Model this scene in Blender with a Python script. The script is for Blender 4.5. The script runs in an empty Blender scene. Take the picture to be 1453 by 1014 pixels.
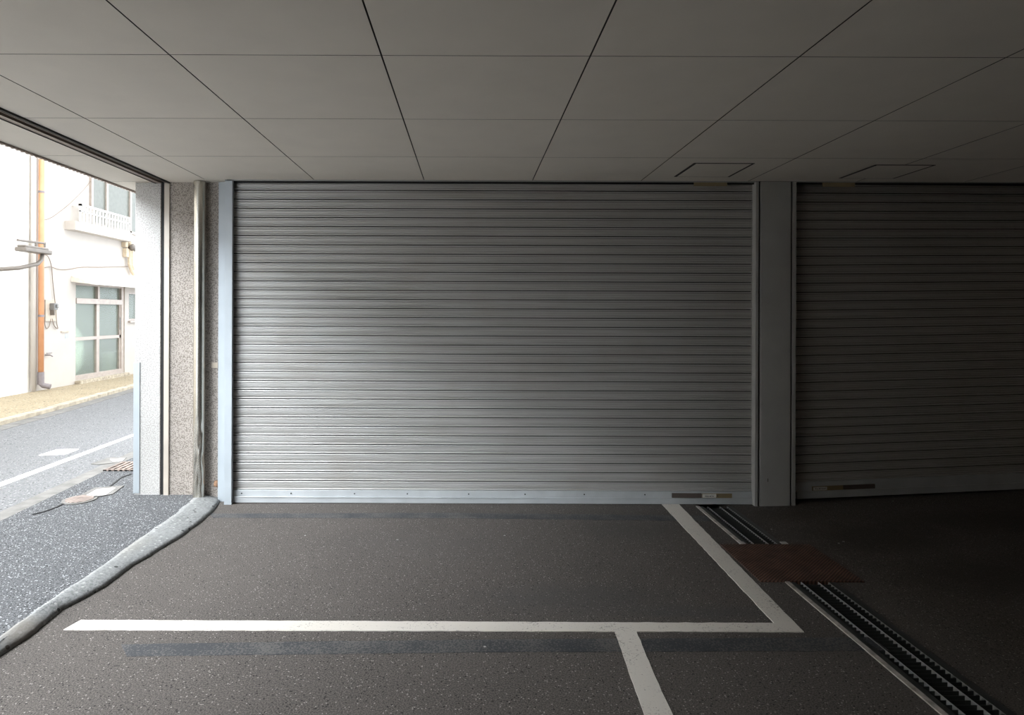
import bpy, bmesh, math, random
from mathutils import Vector, Matrix, noise
random.seed(7)
S = bpy.context.scene
C = S.collection
PI = math.pi
# ------------------------------------------------------------------ camera
F_PX = 874.0; CX, CY = 667.0, 446.0; HC = 1.559; TH = 0.0035
cam = bpy.data.cameras.new('camera'); co = bpy.data.objects.new('camera', cam); C.objects.link(co)
cam.sensor_width = 36; cam.lens = 36*F_PX/1453
cam.shift_x = (726.5-CX)/1453; cam.shift_y = -(507-CY)/1453
co.matrix_world = Matrix.Translation((0, 0, HC)) @ Matrix.Rotation(PI/2, 4, 'X') @ Matrix.Rotation(TH, 4, 'Z')
cam.clip_start = .02
S.camera = co

def uv(px, py):
    dx, dy = px-CX, CY-py
    return dx*math.cos(TH)-dy*math.sin(TH), dx*math.sin(TH)+dy*math.cos(TH)
def atZ(px, py, z=0.0):            # point of a level surface
    u, v = uv(px, py); Y = (z-HC)*F_PX/v
    return Vector((u*Y/F_PX, Y, z))
def atY(px, py, Y):
    u, v = uv(px, py)
    return Vector((u*Y/F_PX, Y, HC+v*Y/F_PX))
XF = -8.11
def atX(px, py, X=XF):
    u, v = uv(px, py); Y = X*F_PX/u
    return Vector((X, Y, HC+v*Y/F_PX))

# ------------------------------------------------------------------ materials
def newmat(name):
    m = bpy.data.materials.new(name); m.use_nodes = True
    return m, m.node_tree.nodes, m.node_tree.links, m.node_tree.nodes['Principled BSDF']
def N(nt, typ, **kw):
    n = nt.new(typ)
    for k, v in kw.items():
        if k.startswith('i_'):
            key = k[2:]; key = int(key) if key.isdigit() else key.replace('_', ' ')
            n.inputs[key].default_value = v
        else: setattr(n, k, v)
    return n
def ramp(nt, stops, interp='LINEAR'):
    r = nt.new('ShaderNodeValToRGB'); r.color_ramp.interpolation = interp
    e = r.color_ramp.elements
    while len(e) > 1: e.remove(e[-1])
    e[0].position = stops[0][0]; c = stops[0][1]; e[0].color = (*c, 1) if len(c) == 3 else c
    for p, c in stops[1:]:
        x = e.new(p); x.color = (*c, 1) if len(c) == 3 else c
    return r
def mix(nt, lk, fac, a, b, mode='MIX'):
    m = nt.new('ShaderNodeMix'); m.data_type = 'RGBA'; m.blend_type = mode
    for s, v in ((0, fac), (6, a), (7, b)):
        if hasattr(v, 'links'): lk.new(v, m.inputs[s])
        elif s == 0: m.inputs[0].default_value = v
        else: m.inputs[s].default_value = (*v, 1)
    return m.outputs[2]
def plain(name, col, rough=.5, metal=0, nscale=12, namt=.08, bump=0.0, bscale=200, spec=None):
    m, nt, lk, b = newmat(name)
    tc = N(nt, 'ShaderNodeTexCoord')
    n1 = N(nt, 'ShaderNodeTexNoise', i_Scale=nscale, i_Detail=5.0); lk.new(tc.outputs['Object'], n1.inputs['Vector'])
    lo = tuple(max(0, c*(1-namt*1.5)) for c in col); hi = tuple(min(1, c*(1+namt)) for c in col)
    r = ramp(nt, [(.3, lo), (.7, hi)]); lk.new(n1.outputs['Fac'], r.inputs['Fac'])
    lk.new(r.outputs['Color'], b.inputs['Base Color'])
    b.inputs['Roughness'].default_value = rough; b.inputs['Metallic'].default_value = metal
    if spec is not None: b.inputs['Specular IOR Level'].default_value = spec
    if bump:
        n2 = N(nt, 'ShaderNodeTexNoise', i_Scale=bscale, i_Detail=3.0); lk.new(tc.outputs['Object'], n2.inputs['Vector'])
        bp = N(nt, 'ShaderNodeBump', i_Strength=bump, i_Distance=.004); lk.new(n2.outputs['Fac'], bp.inputs['Height'])
        lk.new(bp.outputs['Normal'], b.inputs['Normal'])
    return m

def asphalt(name, dark, light, chip, grain=140, chips=.10, rough=.85, bump=.5, stains=(), patch=.25):
    """stains: (cx, cy, rx, ry, strength, colour) ellipses in metres on the ground"""
    m, nt, lk, b = newmat(name)
    tc = N(nt, 'ShaderNodeTexCoord'); O = tc.outputs['Object']
    big = N(nt, 'ShaderNodeTexNoise', i_Scale=1.7, i_Detail=6.0, i_Roughness=.6); lk.new(O, big.inputs['Vector'])
    r0 = ramp(nt, [(.3, tuple(c*(1-patch) for c in dark)), (.7, tuple(c*(1+patch) for c in dark))])
    lk.new(big.outputs['Fac'], r0.inputs['Fac'])
    fine = N(nt, 'ShaderNodeTexNoise', i_Scale=grain, i_Detail=2.0, i_Roughness=.7); lk.new(O, fine.inputs['Vector'])
    rf = ramp(nt, [(.40, (0, 0, 0)), (.60, (1, 1, 1))]); lk.new(fine.outputs['Fac'], rf.inputs['Fac'])
    c1 = mix(nt, lk, rf.outputs['Color'], r0.outputs['Color'], light)
    vo = N(nt, 'ShaderNodeTexVoronoi', i_Scale=grain*.9); lk.new(O, vo.inputs['Vector'])
    sep = N(nt, 'ShaderNodeSeparateColor'); lk.new(vo.outputs['Color'], sep.inputs[0])
    gt = N(nt, 'ShaderNodeMath', operation='GREATER_THAN', i_1=1-chips); lk.new(sep.outputs[0], gt.inputs[0])
    dn = N(nt, 'ShaderNodeMath', operation='LESS_THAN', i_1=.45); lk.new(vo.outputs['Distance'], dn.inputs[0])
    ml = N(nt, 'ShaderNodeMath', operation='MULTIPLY'); lk.new(gt.outputs[0], ml.inputs[0]); lk.new(dn.outputs[0], ml.inputs[1])
    col = mix(nt, lk, ml.outputs[0], c1, chip)
    # pits
    v2 = N(nt, 'ShaderNodeTexVoronoi', i_Scale=grain*.55); lk.new(O, v2.inputs['Vector'])
    s2 = N(nt, 'ShaderNodeSeparateColor'); lk.new(v2.outputs['Color'], s2.inputs[0])
    g2 = N(nt, 'ShaderNodeMath', operation='GREATER_THAN', i_1=.86); lk.new(s2.outputs[1], g2.inputs[0])
    d2 = N(nt, 'ShaderNodeMath', operation='LESS_THAN', i_1=.33); lk.new(v2.outputs['Distance'], d2.inputs[0])
    m2 = N(nt, 'ShaderNodeMath', operation='MULTIPLY'); lk.new(g2.outputs[0], m2.inputs[0]); lk.new(d2.outputs[0], m2.inputs[1])
    col = mix(nt, lk, m2.outputs[0], col, tuple(c*.3 for c in dark))
    wob = N(nt, 'ShaderNodeTexNoise', i_Scale=6.0, i_Detail=6.0); lk.new(O, wob.inputs['Vector'])
    for (sx, sy, rx, ry, st, sc) in stains:
        mp = N(nt, 'ShaderNodeMapping'); mp.vector_type = 'TEXTURE'
        mp.inputs['Location'].default_value = (sx, sy, 0); mp.inputs['Scale'].default_value = (rx, ry, 1)
        lk.new(O, mp.inputs['Vector'])
        ln = N(nt, 'ShaderNodeVectorMath', operation='LENGTH')
        m0 = N(nt, 'ShaderNodeVectorMath', operation='MULTIPLY'); m0.inputs[1].default_value = (1, 1, 0)
        lk.new(mp.outputs[0], m0.inputs[0]); lk.new(m0.outputs[0], ln.inputs[0])
        ad = N(nt, 'ShaderNodeMath', operation='ADD'); lk.new(ln.outputs['Value'], ad.inputs[0]); lk.new(wob.outputs['Fac'], ad.inputs[1])
        rr = ramp(nt, [(.45, (st,)*3), (.85, (0, 0, 0))])
        hf = N(nt, 'ShaderNodeMath', operation='MULTIPLY', i_1=.5); lk.new(ad.outputs[0], hf.inputs[0]); lk.new(hf.outputs[0], rr.inputs['Fac'])
        col = mix(nt, lk, rr.outputs['Color'], col, sc)
    lk.new(col, b.inputs['Base Color'])
    b.inputs['Roughness'].default_value = rough; b.inputs['Specular IOR Level'].default_value = .3
    bp = N(nt, 'ShaderNodeBump', i_Strength=bump, i_Distance=.004); lk.new(fine.outputs['Fac'], bp.inputs['Height'])
    lk.new(bp.outputs['Normal'], b.inputs['Normal'])
    return m

def granular(name, base, speck, scale=170, amt=.5, bump=.5):
    m, nt, lk, b = newmat(name)
    tc = N(nt, 'ShaderNodeTexCoord'); O = tc.outputs['Object']
    fine = N(nt, 'ShaderNodeTexNoise', i_Scale=scale, i_Detail=2.0, i_Roughness=.6); lk.new(O, fine.inputs['Vector'])
    rf = ramp(nt, [(.42, (amt,)*3), (.52, (0, 0, 0))]); lk.new(fine.outputs['Fac'], rf.inputs['Fac'])
    big = N(nt, 'ShaderNodeTexNoise', i_Scale=2.5, i_Detail=4.0); lk.new(O, big.inputs['Vector'])
    rb = ramp(nt, [(.3, tuple(c*.88 for c in base)), (.7, base)]); lk.new(big.outputs['Fac'], rb.inputs['Fac'])
    col = mix(nt, lk, rf.outputs['Color'], rb.outputs['Color'], speck)
    lk.new(col, b.inputs['Base Color']); b.inputs['Roughness'].default_value = .8
    bp = N(nt, 'ShaderNodeBump', i_Strength=bump, i_Distance=.003); lk.new(fine.outputs['Fac'], bp.inputs['Height'])
    lk.new(bp.outputs['Normal'], b.inputs['Normal'])
    return m

def shutter_mat():
    m, nt, lk, b = newmat('galvanised_slat')
    tc = N(nt, 'ShaderNodeTexCoord'); O = tc.outputs['Object']
    mp = N(nt, 'ShaderNodeMapping'); mp.inputs['Scale'].default_value = (.9, 1, 38); lk.new(O, mp.inputs['Vector'])
    n1 = N(nt, 'ShaderNodeTexNoise', i_Scale=1.4, i_Detail=5.0, i_Roughness=.6); lk.new(mp.outputs[0], n1.inputs['Vector'])
    r = ramp(nt, [(.25, (.38, .365, .345)), (.5, (.46, .45, .435)), (.75, (.53, .525, .515))]); lk.new(n1.outputs['Fac'], r.inputs['Fac'])
    n2 = N(nt, 'ShaderNodeTexNoise', i_Scale=2.2, i_Detail=4.0); lk.new(O, n2.inputs['Vector'])
    r2 = ramp(nt, [(.52, (0, 0, 0)), (.75, (.22, .22, .22))]); lk.new(n2.outputs['Fac'], r2.inputs['Fac'])
    col = mix(nt, lk, r2.outputs['Color'], r.outputs['Color'], (.33, .27, .22))
    lk.new(col, b.inputs['Base Color'])
    b.inputs['Metallic'].default_value = .35
    rr = ramp(nt, [(.3, (.42,)*3), (.7, (.55,)*3)]); lk.new(n1.outputs['Fac'], rr.inputs['Fac']); lk.new(rr.outputs['Color'], b.inputs['Roughness'])
    bp = N(nt, 'ShaderNodeBump', i_Strength=.08, i_Distance=.004); lk.new(n1.outputs['Fac'], bp.inputs['Height'])
    lk.new(bp.outputs['Normal'], b.inputs['Normal'])
    return m

def striped(name, a, bcol, scale, axis_rot=0.0, rough=.7, metal=.3):
    m, nt, lk, b = newmat(name)
    tc = N(nt, 'ShaderNodeTexCoord')
    mp = N(nt, 'ShaderNodeMapping'); mp.inputs['Rotation'].default_value = (0, 0, axis_rot); lk.new(tc.outputs['Object'], mp.inputs['Vector'])
    w = N(nt, 'ShaderNodeTexWave', i_Scale=scale, i_Distortion=1.5, i_Detail=2.0); lk.new(mp.outputs[0], w.inputs['Vector'])
    r = ramp(nt, [(.3, a), (.7, bcol)]); lk.new(w.outputs['Fac'], r.inputs['Fac'])
    n = N(nt, 'ShaderNodeTexNoise', i_Scale=9.0, i_Detail=6.0); lk.new(tc.outputs['Object'], n.inputs['Vector'])
    rn = ramp(nt, [(.35, (.45,)*3), (.7, (1, 1, 1))]); lk.new(n.outputs['Fac'], rn.inputs['Fac'])
    col = mix(nt, lk, 1.0, r.outputs['Color'], rn.outputs['Color'], 'MULTIPLY')
    lk.new(col, b.inputs['Base Color']); b.inputs['Roughness'].default_value = rough; b.inputs['Metallic'].default_value = metal
    bp = N(nt, 'ShaderNodeBump', i_Strength=.8, i_Distance=.003); lk.new(w.outputs['Fac'], bp.inputs['Height'])
    lk.new(bp.outputs['Normal'], b.inputs['Normal'])
    return m

def paint_mat(name, col, worn, wear=.5):
    m, nt, lk, b = newmat(name)
    tc = N(nt, 'ShaderNodeTexCoord')
    n = N(nt, 'ShaderNodeTexNoise', i_Scale=95.0, i_Detail=4.0, i_Roughness=.7); lk.new(tc.outputs['Object'], n.inputs['Vector'])
    n2 = N(nt, 'ShaderNodeTexNoise', i_Scale=5.0, i_Detail=4.0); lk.new(tc.outputs['Object'], n2.inputs['Vector'])
    ad = N(nt, 'ShaderNodeMath', operation='MULTIPLY_ADD', i_1=.35, i_2=-.17); lk.new(n2.outputs['Fac'], ad.inputs[0])
    a2 = N(nt, 'ShaderNodeMath', operation='ADD'); lk.new(n.outputs['Fac'], a2.inputs[0]); lk.new(ad.outputs[0], a2.inputs[1])
    r = ramp(nt, [(wear-.15, worn), (wear-.09, col)]); lk.new(a2.outputs[0], r.inputs['Fac'])
    lk.new(r.outputs['Color'], b.inputs['Base Color']); b.inputs['Roughness'].default_value = .7
    bp = N(nt, 'ShaderNodeBump', i_Strength=.3, i_Distance=.003); lk.new(n.outputs['Fac'], bp.inputs['Height'])
    lk.new(bp.outputs['Normal'], b.inputs['Normal'])
    return m

M = {}
M['asphalt'] = asphalt('bay_asphalt', (.040, .035, .031), (.105, .092, .083), (.24, .22, .20), grain=150, chips=.05, bump=.35,
    stains=((.62, 3.38, .6, .2, .45, (.05, .048, .047)), (1.15, 4.45, .4, .2, .4, (.055, .052, .048)),
            (1.25, 3.23, .35, .08, .4, (.05, .05, .052)), (2.85, 4.3, .6, .3, .55, (.03, .025, .022)),
            (3.1, 3.65, .55, .3, .55, (.03, .025, .022)), (2.5, 4.8, .3, .15, .4, (.04, .03, .025)),
            (-.3, 4.2, .7, .3, .2, (.065, .06, .057)), (3.9, 4.6, .9, .25, .5, (.03, .025, .022))))
M['apron'] = asphalt('apron_asphalt', (.028, .029, .031), (.135, .137, .142), (.36, .365, .375), grain=115, chips=.13, bump=.8, patch=.15)
M['road'] = asphalt('road_asphalt', (.12, .12, .122), (.19, .19, .192), (.29, .29, .29), grain=70, chips=.1, bump=.3, patch=.08)
M['sidewalk'] = asphalt('sidewalk_paving', (.27, .215, .14), (.36, .30, .20), (.45, .4, .3), grain=40, chips=.1, bump=.3, patch=.2)
M['concrete'] = plain('concrete', (.36, .35, .33), .85, nscale=9, namt=.2, bump=.4, bscale=160)
M['mortar'] = asphalt('mortar', (.165, .168, .165), (.225, .228, .225), (.30, .30, .29), grain=55, chips=.08, bump=.6, patch=.22,
    stains=((-2.12, 2.95, .12, .13, .55, (.17, .145, .115)), (-2.2, 4.0, .1, .2, .4, (.2, .19, .165))))
M['ceiling'] = plain('ceiling_board', (.70, .655, .59), .75, nscale=5, namt=.02, bump=.12, bscale=320)
M['ceil_dark'] = plain('joint_dark', (.035, .032, .03), .9)
M['shutter'] = shutter_mat()
M['seam_shade'] = plain('painted_seam_shade', (.035, .033, .032), .7)  # near-black colour that paints the shade lines between slats
M['steel_blue'] = plain('painted_steel_pale', (.37, .405, .43), .42, metal=.1, nscale=4, namt=.05)
M['bar'] = plain('bottom_bar_steel', (.48, .50, .51), .4, metal=.3, nscale=6, namt=.07)
M['pillar_steel'] = plain('pillar_grey_steel', (.36, .36, .35), .5, metal=.1, nscale=5, namt=.05, bump=.1)
M['pillar'] = granular('white_spray_stone', (.50, .485, .465), (.15, .14, .13), scale=105, amt=.5)
M['wallb'] = granular('taupe_spray_stone', (.36, .32, .285), (.09, .075, .06), scale=105, amt=.7)
M['dark'] = plain('dark_gap', (.012, .012, .012), .8)
M['black_metal'] = plain('black_metal', (.03, .028, .027), .5, metal=.5)
M['beige'] = plain('beige_painted_steel', (.46, .41, .35), .45, nscale=5, namt=.06)
M['taupe'] = plain('taupe_aluminium', (.25, .205, .175), .4, metal=.3)
M['stainless'] = plain('stainless_pipe', (.55, .52, .46), .27, metal=.95, nscale=4, namt=.15)
M['inner'] = plain('dim_interior_paint', (.20, .15, .115), .9)
M['white_line'] = paint_mat('parking_paint', (.53, .49, .44), (.26, .24, .22), .50)
M['black_line'] = paint_mat('blacked_out_paint', (.024, .026, .030), (.08, .075, .07), .60)
M['street_paint'] = paint_mat('street_paint', (.9, .9, .9), (.5, .5, .5), .4)
M['grate'] = plain('galvanised_grate', (.42, .43, .42), .45, metal=.7)
M['grate_dark'] = plain('grime_steel', (.055, .058, .055), .55, metal=.5)
M['lip'] = plain('worn_lip', (.36, .33, .30), .6, nscale=20, namt=.3)
M['rust'] = striped('rusty_chequer_plate', (.06, .03, .02), (.17, .085, .055), 20, PI/4.0)
M['pinkrust'] = striped('pale_rust_iron', (.20, .15, .13), (.42, .33, .28), 9, .3, rough=.7, metal=.1)
M['brass'] = plain('brass_plate', (.28, .22, .12), .4, metal=.5)
M['brown'] = plain('brown_lock_case', (.09, .07, .06), .5)
M['label'] = plain('paper_label', (.62, .60, .55), .6, nscale=60, namt=.1)
M['ink'] = plain('label_ink', (.08, .07, .06), .6)
M['tag'] = plain('tan_tag', (.30, .24, .14), .7)
M['rail_rust'] = plain('rust_patch', (.33, .19, .11), .8, nscale=30, namt=.35)
M['housewall'] = plain('white_plaster', (.50, .455, .405), .85, nscale=3, namt=.03, bump=.15, bscale=60)
M['housewall2'] = plain('cream_plaster', (.75, .71, .65), .85, nscale=3, namt=.05)
M['white_alu'] = plain('white_aluminium', (.78, .76, .72), .45)
M['door_frame'] = plain('door_aluminium', (.42, .355, .305), .4, metal=.2)
M['canopy'] = plain('canopy_sheet', (.70, .64, .55), .6)
M['orange'] = plain('terracotta_pipe_paint', (.62, .30, .15), .5, nscale=4, namt=.1)
M['greypipe'] = plain('grey_pipe', (.22, .19, .19), .5)
M['meter'] = plain('meter_grey', (.20, .20, .19), .4)
M['board'] = plain('meter_board', (.48, .41, .33), .7)
M['cable'] = plain('cable_sheath', (.22, .17, .13), .6)
M['lampgrey'] = plain('street_lamp_grey', (.19, .165, .14), .5, metal=.2)
M['pipes'] = plain('tan_pipes', (.55, .45, .32), .6)
M['room'] = plain('room_paint', (.45, .47, .38), .8)
M['bag'] = plain('pale_bag', (.72, .78, .70), .7)
M['upper_glass'] = plain('pale_curtained_glass', (.15, .155, .13), .3)
M['gutter'] = plain('gutter_concrete', (.17, .162, .15), .85, nscale=9, namt=.2, bump=.4, bscale=160)
M['stone'] = plain('step_stone', (.42, .36, .27), .85, nscale=18, namt=.3, bump=.5)
M['kerb'] = plain('kerb_concrete', (.42, .36, .27), .85, nscale=8, namt=.25, bump=.3)
M['sky_block_mat'] = plain('added_sky_block', (.55, .53, .50), .8)
def glassmat():
    m, nt, lk, b = newmat('frosted_glass')
    tc = N(nt, 'ShaderNodeTexCoord')
    n = N(nt, 'ShaderNodeTexNoise', i_Scale=2.0, i_Detail=2.0); lk.new(tc.outputs['Object'], n.inputs['Vector'])
    rg = ramp(nt, [(.3, (.16,)*3), (.7, (.26,)*3)]); lk.new(n.outputs['Fac'], rg.inputs['Fac']); lk.new(rg.outputs['Color'], b.inputs['Roughness'])
    b.inputs['Base Color'].default_value = (.86, .93, .84, 1); b.inputs['Transmission Weight'].default_value = .9
    b.inputs['Roughness'].default_value = .13; b.inputs['IOR'].default_value = 1.3
    return m
M['glass'] = glassmat()

# ------------------------------------------------------------------ mesh helpers
def newbm(): return bmesh.new()
def box(bm, x0, x1, y0, y1, z0, z1, mi=0):
    vs = [bm.verts.new(p) for p in ((x0,y0,z0),(x1,y0,z0),(x1,y1,z0),(x0,y1,z0),(x0,y0,z1),(x1,y0,z1),(x1,y1,z1),(x0,y1,z1))]
    for f in ((0,3,2,1),(4,5,6,7),(0,1,5,4),(1,2,6,5),(2,3,7,6),(3,0,4,7)):
        bm.faces.new([vs[i] for i in f]).material_index = mi
def prism(bm, pts, z0, z1, mi=0):   # closed outline (x, y), extruded upward
    a = [bm.verts.new((p[0], p[1], z0)) for p in pts]; b = [bm.verts.new((p[0], p[1], z1)) for p in pts]
    n = len(pts)
    bm.faces.new(a[::-1]).material_index = mi; bm.faces.new(b).material_index = mi
    for i in range(n): bm.faces.new((a[i], a[(i+1) % n], b[(i+1) % n], b[i])).material_index = mi
def tube(bm, pts, r, seg=12, mi=0, cap=True):
    pts = [Vector(p) for p in pts]; rings = []
    rs = r if isinstance(r, (list, tuple)) else [r]*len(pts)
    up = None
    for i, p in enumerate(pts):
        d = (pts[min(i+1, len(pts)-1)]-pts[max(i-1, 0)]).normalized()
        if up is None:
            up = Vector((0, 0, 1)) if abs(d.z) < .9 else Vector((1, 0, 0))
        a = d.cross(up).normalized(); up = a.cross(d).normalized()
        rings.append([bm.verts.new(p+(a*math.cos(t)+up*math.sin(t))*rs[i]) for t in [2*PI*k/seg for k in range(seg)]])
    for i in range(len(rings)-1):
        for k in range(seg):
            bm.faces.new((rings[i][k], rings[i][(k+1) % seg], rings[i+1][(k+1) % seg], rings[i+1][k])).material_index = mi
    if cap:
        bm.faces.new(rings[0][::-1]).material_index = mi; bm.faces.new(rings[-1]).material_index = mi
def obj(name, bm, mats, parent=None, smooth=False, bevel=0, origin=None, recalc=True):
    if recalc: bmesh.ops.recalc_face_normals(bm, faces=bm.faces)
    me = bpy.data.meshes.new(name); bm.to_mesh(me); bm.free()
    for m in (mats if isinstance(mats, (list, tuple)) else [mats]): me.materials.append(m)
    if smooth:
        for p in me.polygons: p.use_smooth = True
    o = bpy.data.objects.new(name, me); C.objects.link(o)
    if parent is not None:
        o.parent = parent; o.matrix_parent_inverse = Matrix.Identity(4)
        me.transform(Matrix.Translation(-Vector(abs_loc(parent))))   # built in world metres
    if origin is not None:
        me.transform(Matrix.Translation(-Vector(origin))); o.location = origin
    if bevel:
        md = o.modifiers.new('bevel', 'BEVEL'); md.width = bevel; md.segments = 2; md.limit_method = 'ANGLE'
    return o
def abs_loc(o):
    p = Vector(o.location)
    while o.parent is not None: o = o.parent; p = p+Vector(o.location)
    return p
def tag(o, label, cat, group=None, kind=None):
    o['label'] = label; o['category'] = cat
    if group: o['group'] = group
    if kind: o['kind'] = kind
    return o
def thing(name, label, cat, loc, group=None):
    o = bpy.data.objects.new(name, None); C.objects.link(o); o.location = loc; o.empty_display_size = .1
    return tag(o, label, cat, group)
def struct(name, bm, m, label=None, **k):
    o = obj(name, bm, m, **k); o['kind'] = 'structure'
    if label: o['label'] = label
    return o

ZC = 2.654        # ceiling
YS = 5.03         # front of the shutter frames
YW = 5.15         # back wall beside the entrance
AP = .045         # entrance apron level
def rise(x): return .024*max(0, x-2.32)

# ------------------------------------------------------------------ floor of the bay
DX0, DX1 = 1.872, 2.135
bm = newbm()
def fquad(x0, x1, y0, y1, nx=1):
    for i in range(nx):
        a, b = x0+(x1-x0)*i/nx, x0+(x1-x0)*(i+1)/nx
        v = [bm.verts.new((x, y, rise(x))) for x, y in ((a, y0), (b, y0), (b, y1), (a, y1))]
        bm.faces.new(v)
YB = -3.2
fquad(-2.3, DX0, YB, 5.45)
fquad(DX1, 2.32, YB, 5.45); fquad(2.32, 5.8, YB, 5.45)
# channel below the grates
for (x0, x1, z0, z1) in ((DX0, DX0, 0, -.14), (DX0, DX1, -.14, -.14), (DX1, DX1, -.14, 0)):
    v = [bm.verts.new(p) for p in ((x0, YB, z0), (x1, YB, z1), (x1, 5.45, z1), (x0, 5.45, z0))]
    bm.faces.new(v)
bmesh.ops.remove_doubles(bm, verts=bm.verts, dist=1e-5)
struct('floor', bm, M['asphalt'], 'dark brownish asphalt floor of the parking bay')

# mortar fillet
up_e = [(283,699),(276.6,704),(248,729),(191,768),(146.5,801),(99,832),(70.8,851),(47,867),(0,902),(-90,970),(-200,1055)]
lo_e = [(314,706),(311,712.5),(300,728),(265,756),(224.5,781),(186.7,803.5),(149,832),(125,846),(87,865),(64,886),(47,899),(0,930),(-110,1010)]
def edge(pts, z):
    w = [atZ(x, y, z) for x, y in pts]; w.sort(key=lambda p: p.y)
    def f(Y):
        if Y <= w[0].y: return w[0].x
        for a, b in zip(w, w[1:]):
            if Y <= b.y: return a.x+(b.x-a.x)*(Y-a.y)/(b.y-a.y)
        return w[-1].x
    return f
fu, fl = edge(up_e, AP+.004), edge(lo_e, .004)
# apron outside (slightly higher), gutter, road, kerb, sidewalk
bm = newbm()
gl_in = [atZ(47, 716.6, .04), atZ(191, 647.5, .04)]
def along(p, q, Y):    # x on the line pq at Y
    t = (Y-p.y)/(q.y-p.y); return p.x+(q.x-p.x)*t
gi = lambda Y: along(gl_in[0], gl_in[1], Y) if Y < 8 else along(gl_in[0], gl_in[1], 8)
def strip(bm, fa, fb, ys, za, zb, thick=.12):
    top = [[bm.verts.new((f(Y), Y, z)) for f, z in ((fa, za), (fb, zb))] for Y in ys]
    bot = [[bm.verts.new((f(Y), Y, z-thick)) for f, z in ((fa, za), (fb, zb))] for Y in ys]
    for i in range(len(ys)-1):
        bm.faces.new((top[i][0], top[i][1], top[i+1][1], top[i+1][0]))
        bm.faces.new((bot[i][0], bot[i+1][0], bot[i+1][1], bot[i][1]))
        for s in (0, 1): bm.faces.new((top[i][s], top[i+1][s], bot[i+1][s], bot[i][s]))
    for i in (0, -1): bm.faces.new((top[i][0], top[i][1], bot[i][1], bot[i][0]))
YSL = [-4, 0, 3, 5, 6.5, 8, 9.5, 11, 13, 16, 22]
strip(bm, gi, lambda Y: fu(Y)+.03 if Y < YW-.02 else -2.16, [-4+.1*q for q in range(91)]+[5.2, 5.5]+YSL[4:], .04, AP, .1)
struct('apron', bm, M['apron'], 'coarse grey asphalt apron between the bay and the street gutter')
gw = .155
bm = newbm(); strip(bm, lambda Y: gi(Y)-gw, gi, YSL, .036, .040, .1)
struct('gutter', bm, M['gutter'], 'pale concrete gutter strip along the near edge of the street')
kl = [(-4, -5.7), (4, -6.0), (9.04, -6.42), (12.6, -6.88), (17, -7.4), (22, -7.7)]
def kx(Y):
    for (a, xa), (b, xb) in zip(kl, kl[1:]):
        if Y <= b: return xa+(xb-xa)*(Y-a)/(b-a)
    return kl[-1][1]
bm = newbm(); strip(bm, lambda Y: kx(Y), lambda Y: gi(Y)-gw, YSL, .02, .036, .1)
struct('road', bm, M['road'], 'light grey asphalt street beyond the gutter')
bm = newbm(); strip(bm, lambda Y: kx(Y)-.13, kx, YSL, .095, .09, .16)
struct('kerb', bm, M['kerb'], 'tan concrete kerb on the far side of the street', bevel=.01)
bm = newbm(); strip(bm, lambda Y: kx(Y), lambda Y: kx(Y)+.22, YSL, .03, .026, .1)
struct('kerb_gutter', bm, M['gutter'], 'pale concrete gutter at the foot of the far kerb')
bm = newbm(); strip(bm, lambda Y: XF+.0, lambda Y: kx(Y)-.13, YSL, .10, .095, .12)
struct('sidewalk', bm, M['sidewalk'], 'tan sidewalk before the white house')

bm = newbm(); rows = []
ys = [YB+i*(YW-YB)/300 for i in range(301)]
for Y in ys:
    n1 = .010*noise.noise((Y*7, 0, 0))+.005*noise.noise((Y*30, 3, 0)); n2 = .014*noise.noise((Y*6, 9, 0))+.007*noise.noise((Y*28, 5, 0))
    a, b = fu(Y)+n1, fl(Y)+n2
    prof = [(0, AP-.03), (0, AP+.003), (.2, AP+.004), (.45, AP-.002), (.7, AP-.012), (.88, .024), (.985, .014), (1, -.01)]
    rows.append([bm.verts.new((a+(b-a)*s, Y, z+.0015*noise.noise((s*3, Y*5, 2)))) for s, z in prof])
for r0, r1 in zip(rows, rows[1:]):
    for k in range(len(r0)-1): bm.faces.new((r0[k], r0[k+1], r1[k+1], r1[k]))
tag(obj('mortar_ramp', bm, M['mortar'], smooth=True), 'rough pale mortar fillet strip running across the entrance floor', 'mortar strip')

# painted lines (very thin paint)
def paint(name, pts, mat, label, cat, group=None, z=0.0, t=.0025, proj=True):
    P = [atZ(x, y, z) if proj else Vector((x, y, z)) for x, y in pts]
    bm = newbm()
    # jitter the long edges a little
    Q = []
    for i, p in enumerate(P):
        q = P[(i+1) % len(P)]; n = max(1, int((q-p).length/.04))
        for k in range(n):
            w = p.lerp(q, k/n)
            if k: w = w+Vector((random.uniform(-.0022, .0022), random.uniform(-.0022, .0022), 0))
            Q.append((w.x, w.y))
    prism(bm, Q, z-.002, z+t)
    return tag(obj(name, bm, mat), label, cat, group)
bm = newbm()
o = paint('parking_line', [(90,893.5),(115,879.5),(1098,884),(937,713),(961,713),(1141,896.8),(903,896),(935,971),(975,1060),(930,1060),(899,971),(872,896)], M['white_line'],
          'worn white painted bay line bending at a corner, with a short stub toward the camera', 'parking line', z=.001)
paint('blacked_out_line', [(296,728.5),(302,734.5),(640,735),(1008,739),(1003,731.5),(640,727.5)], M['black_line'],
      'blacked-out old line on the asphalt just before the main shutter', 'parking line', z=.0005, t=.0012)
paint('blacked_out_line', [(172,914),(440,910),(700,907),(1236,904),(1262,923),(700,925),(180,931)], M['black_line'],
      'blacked-out old line on the asphalt in front of the white bay line', 'parking line', z=.0005, t=.0012)

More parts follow.
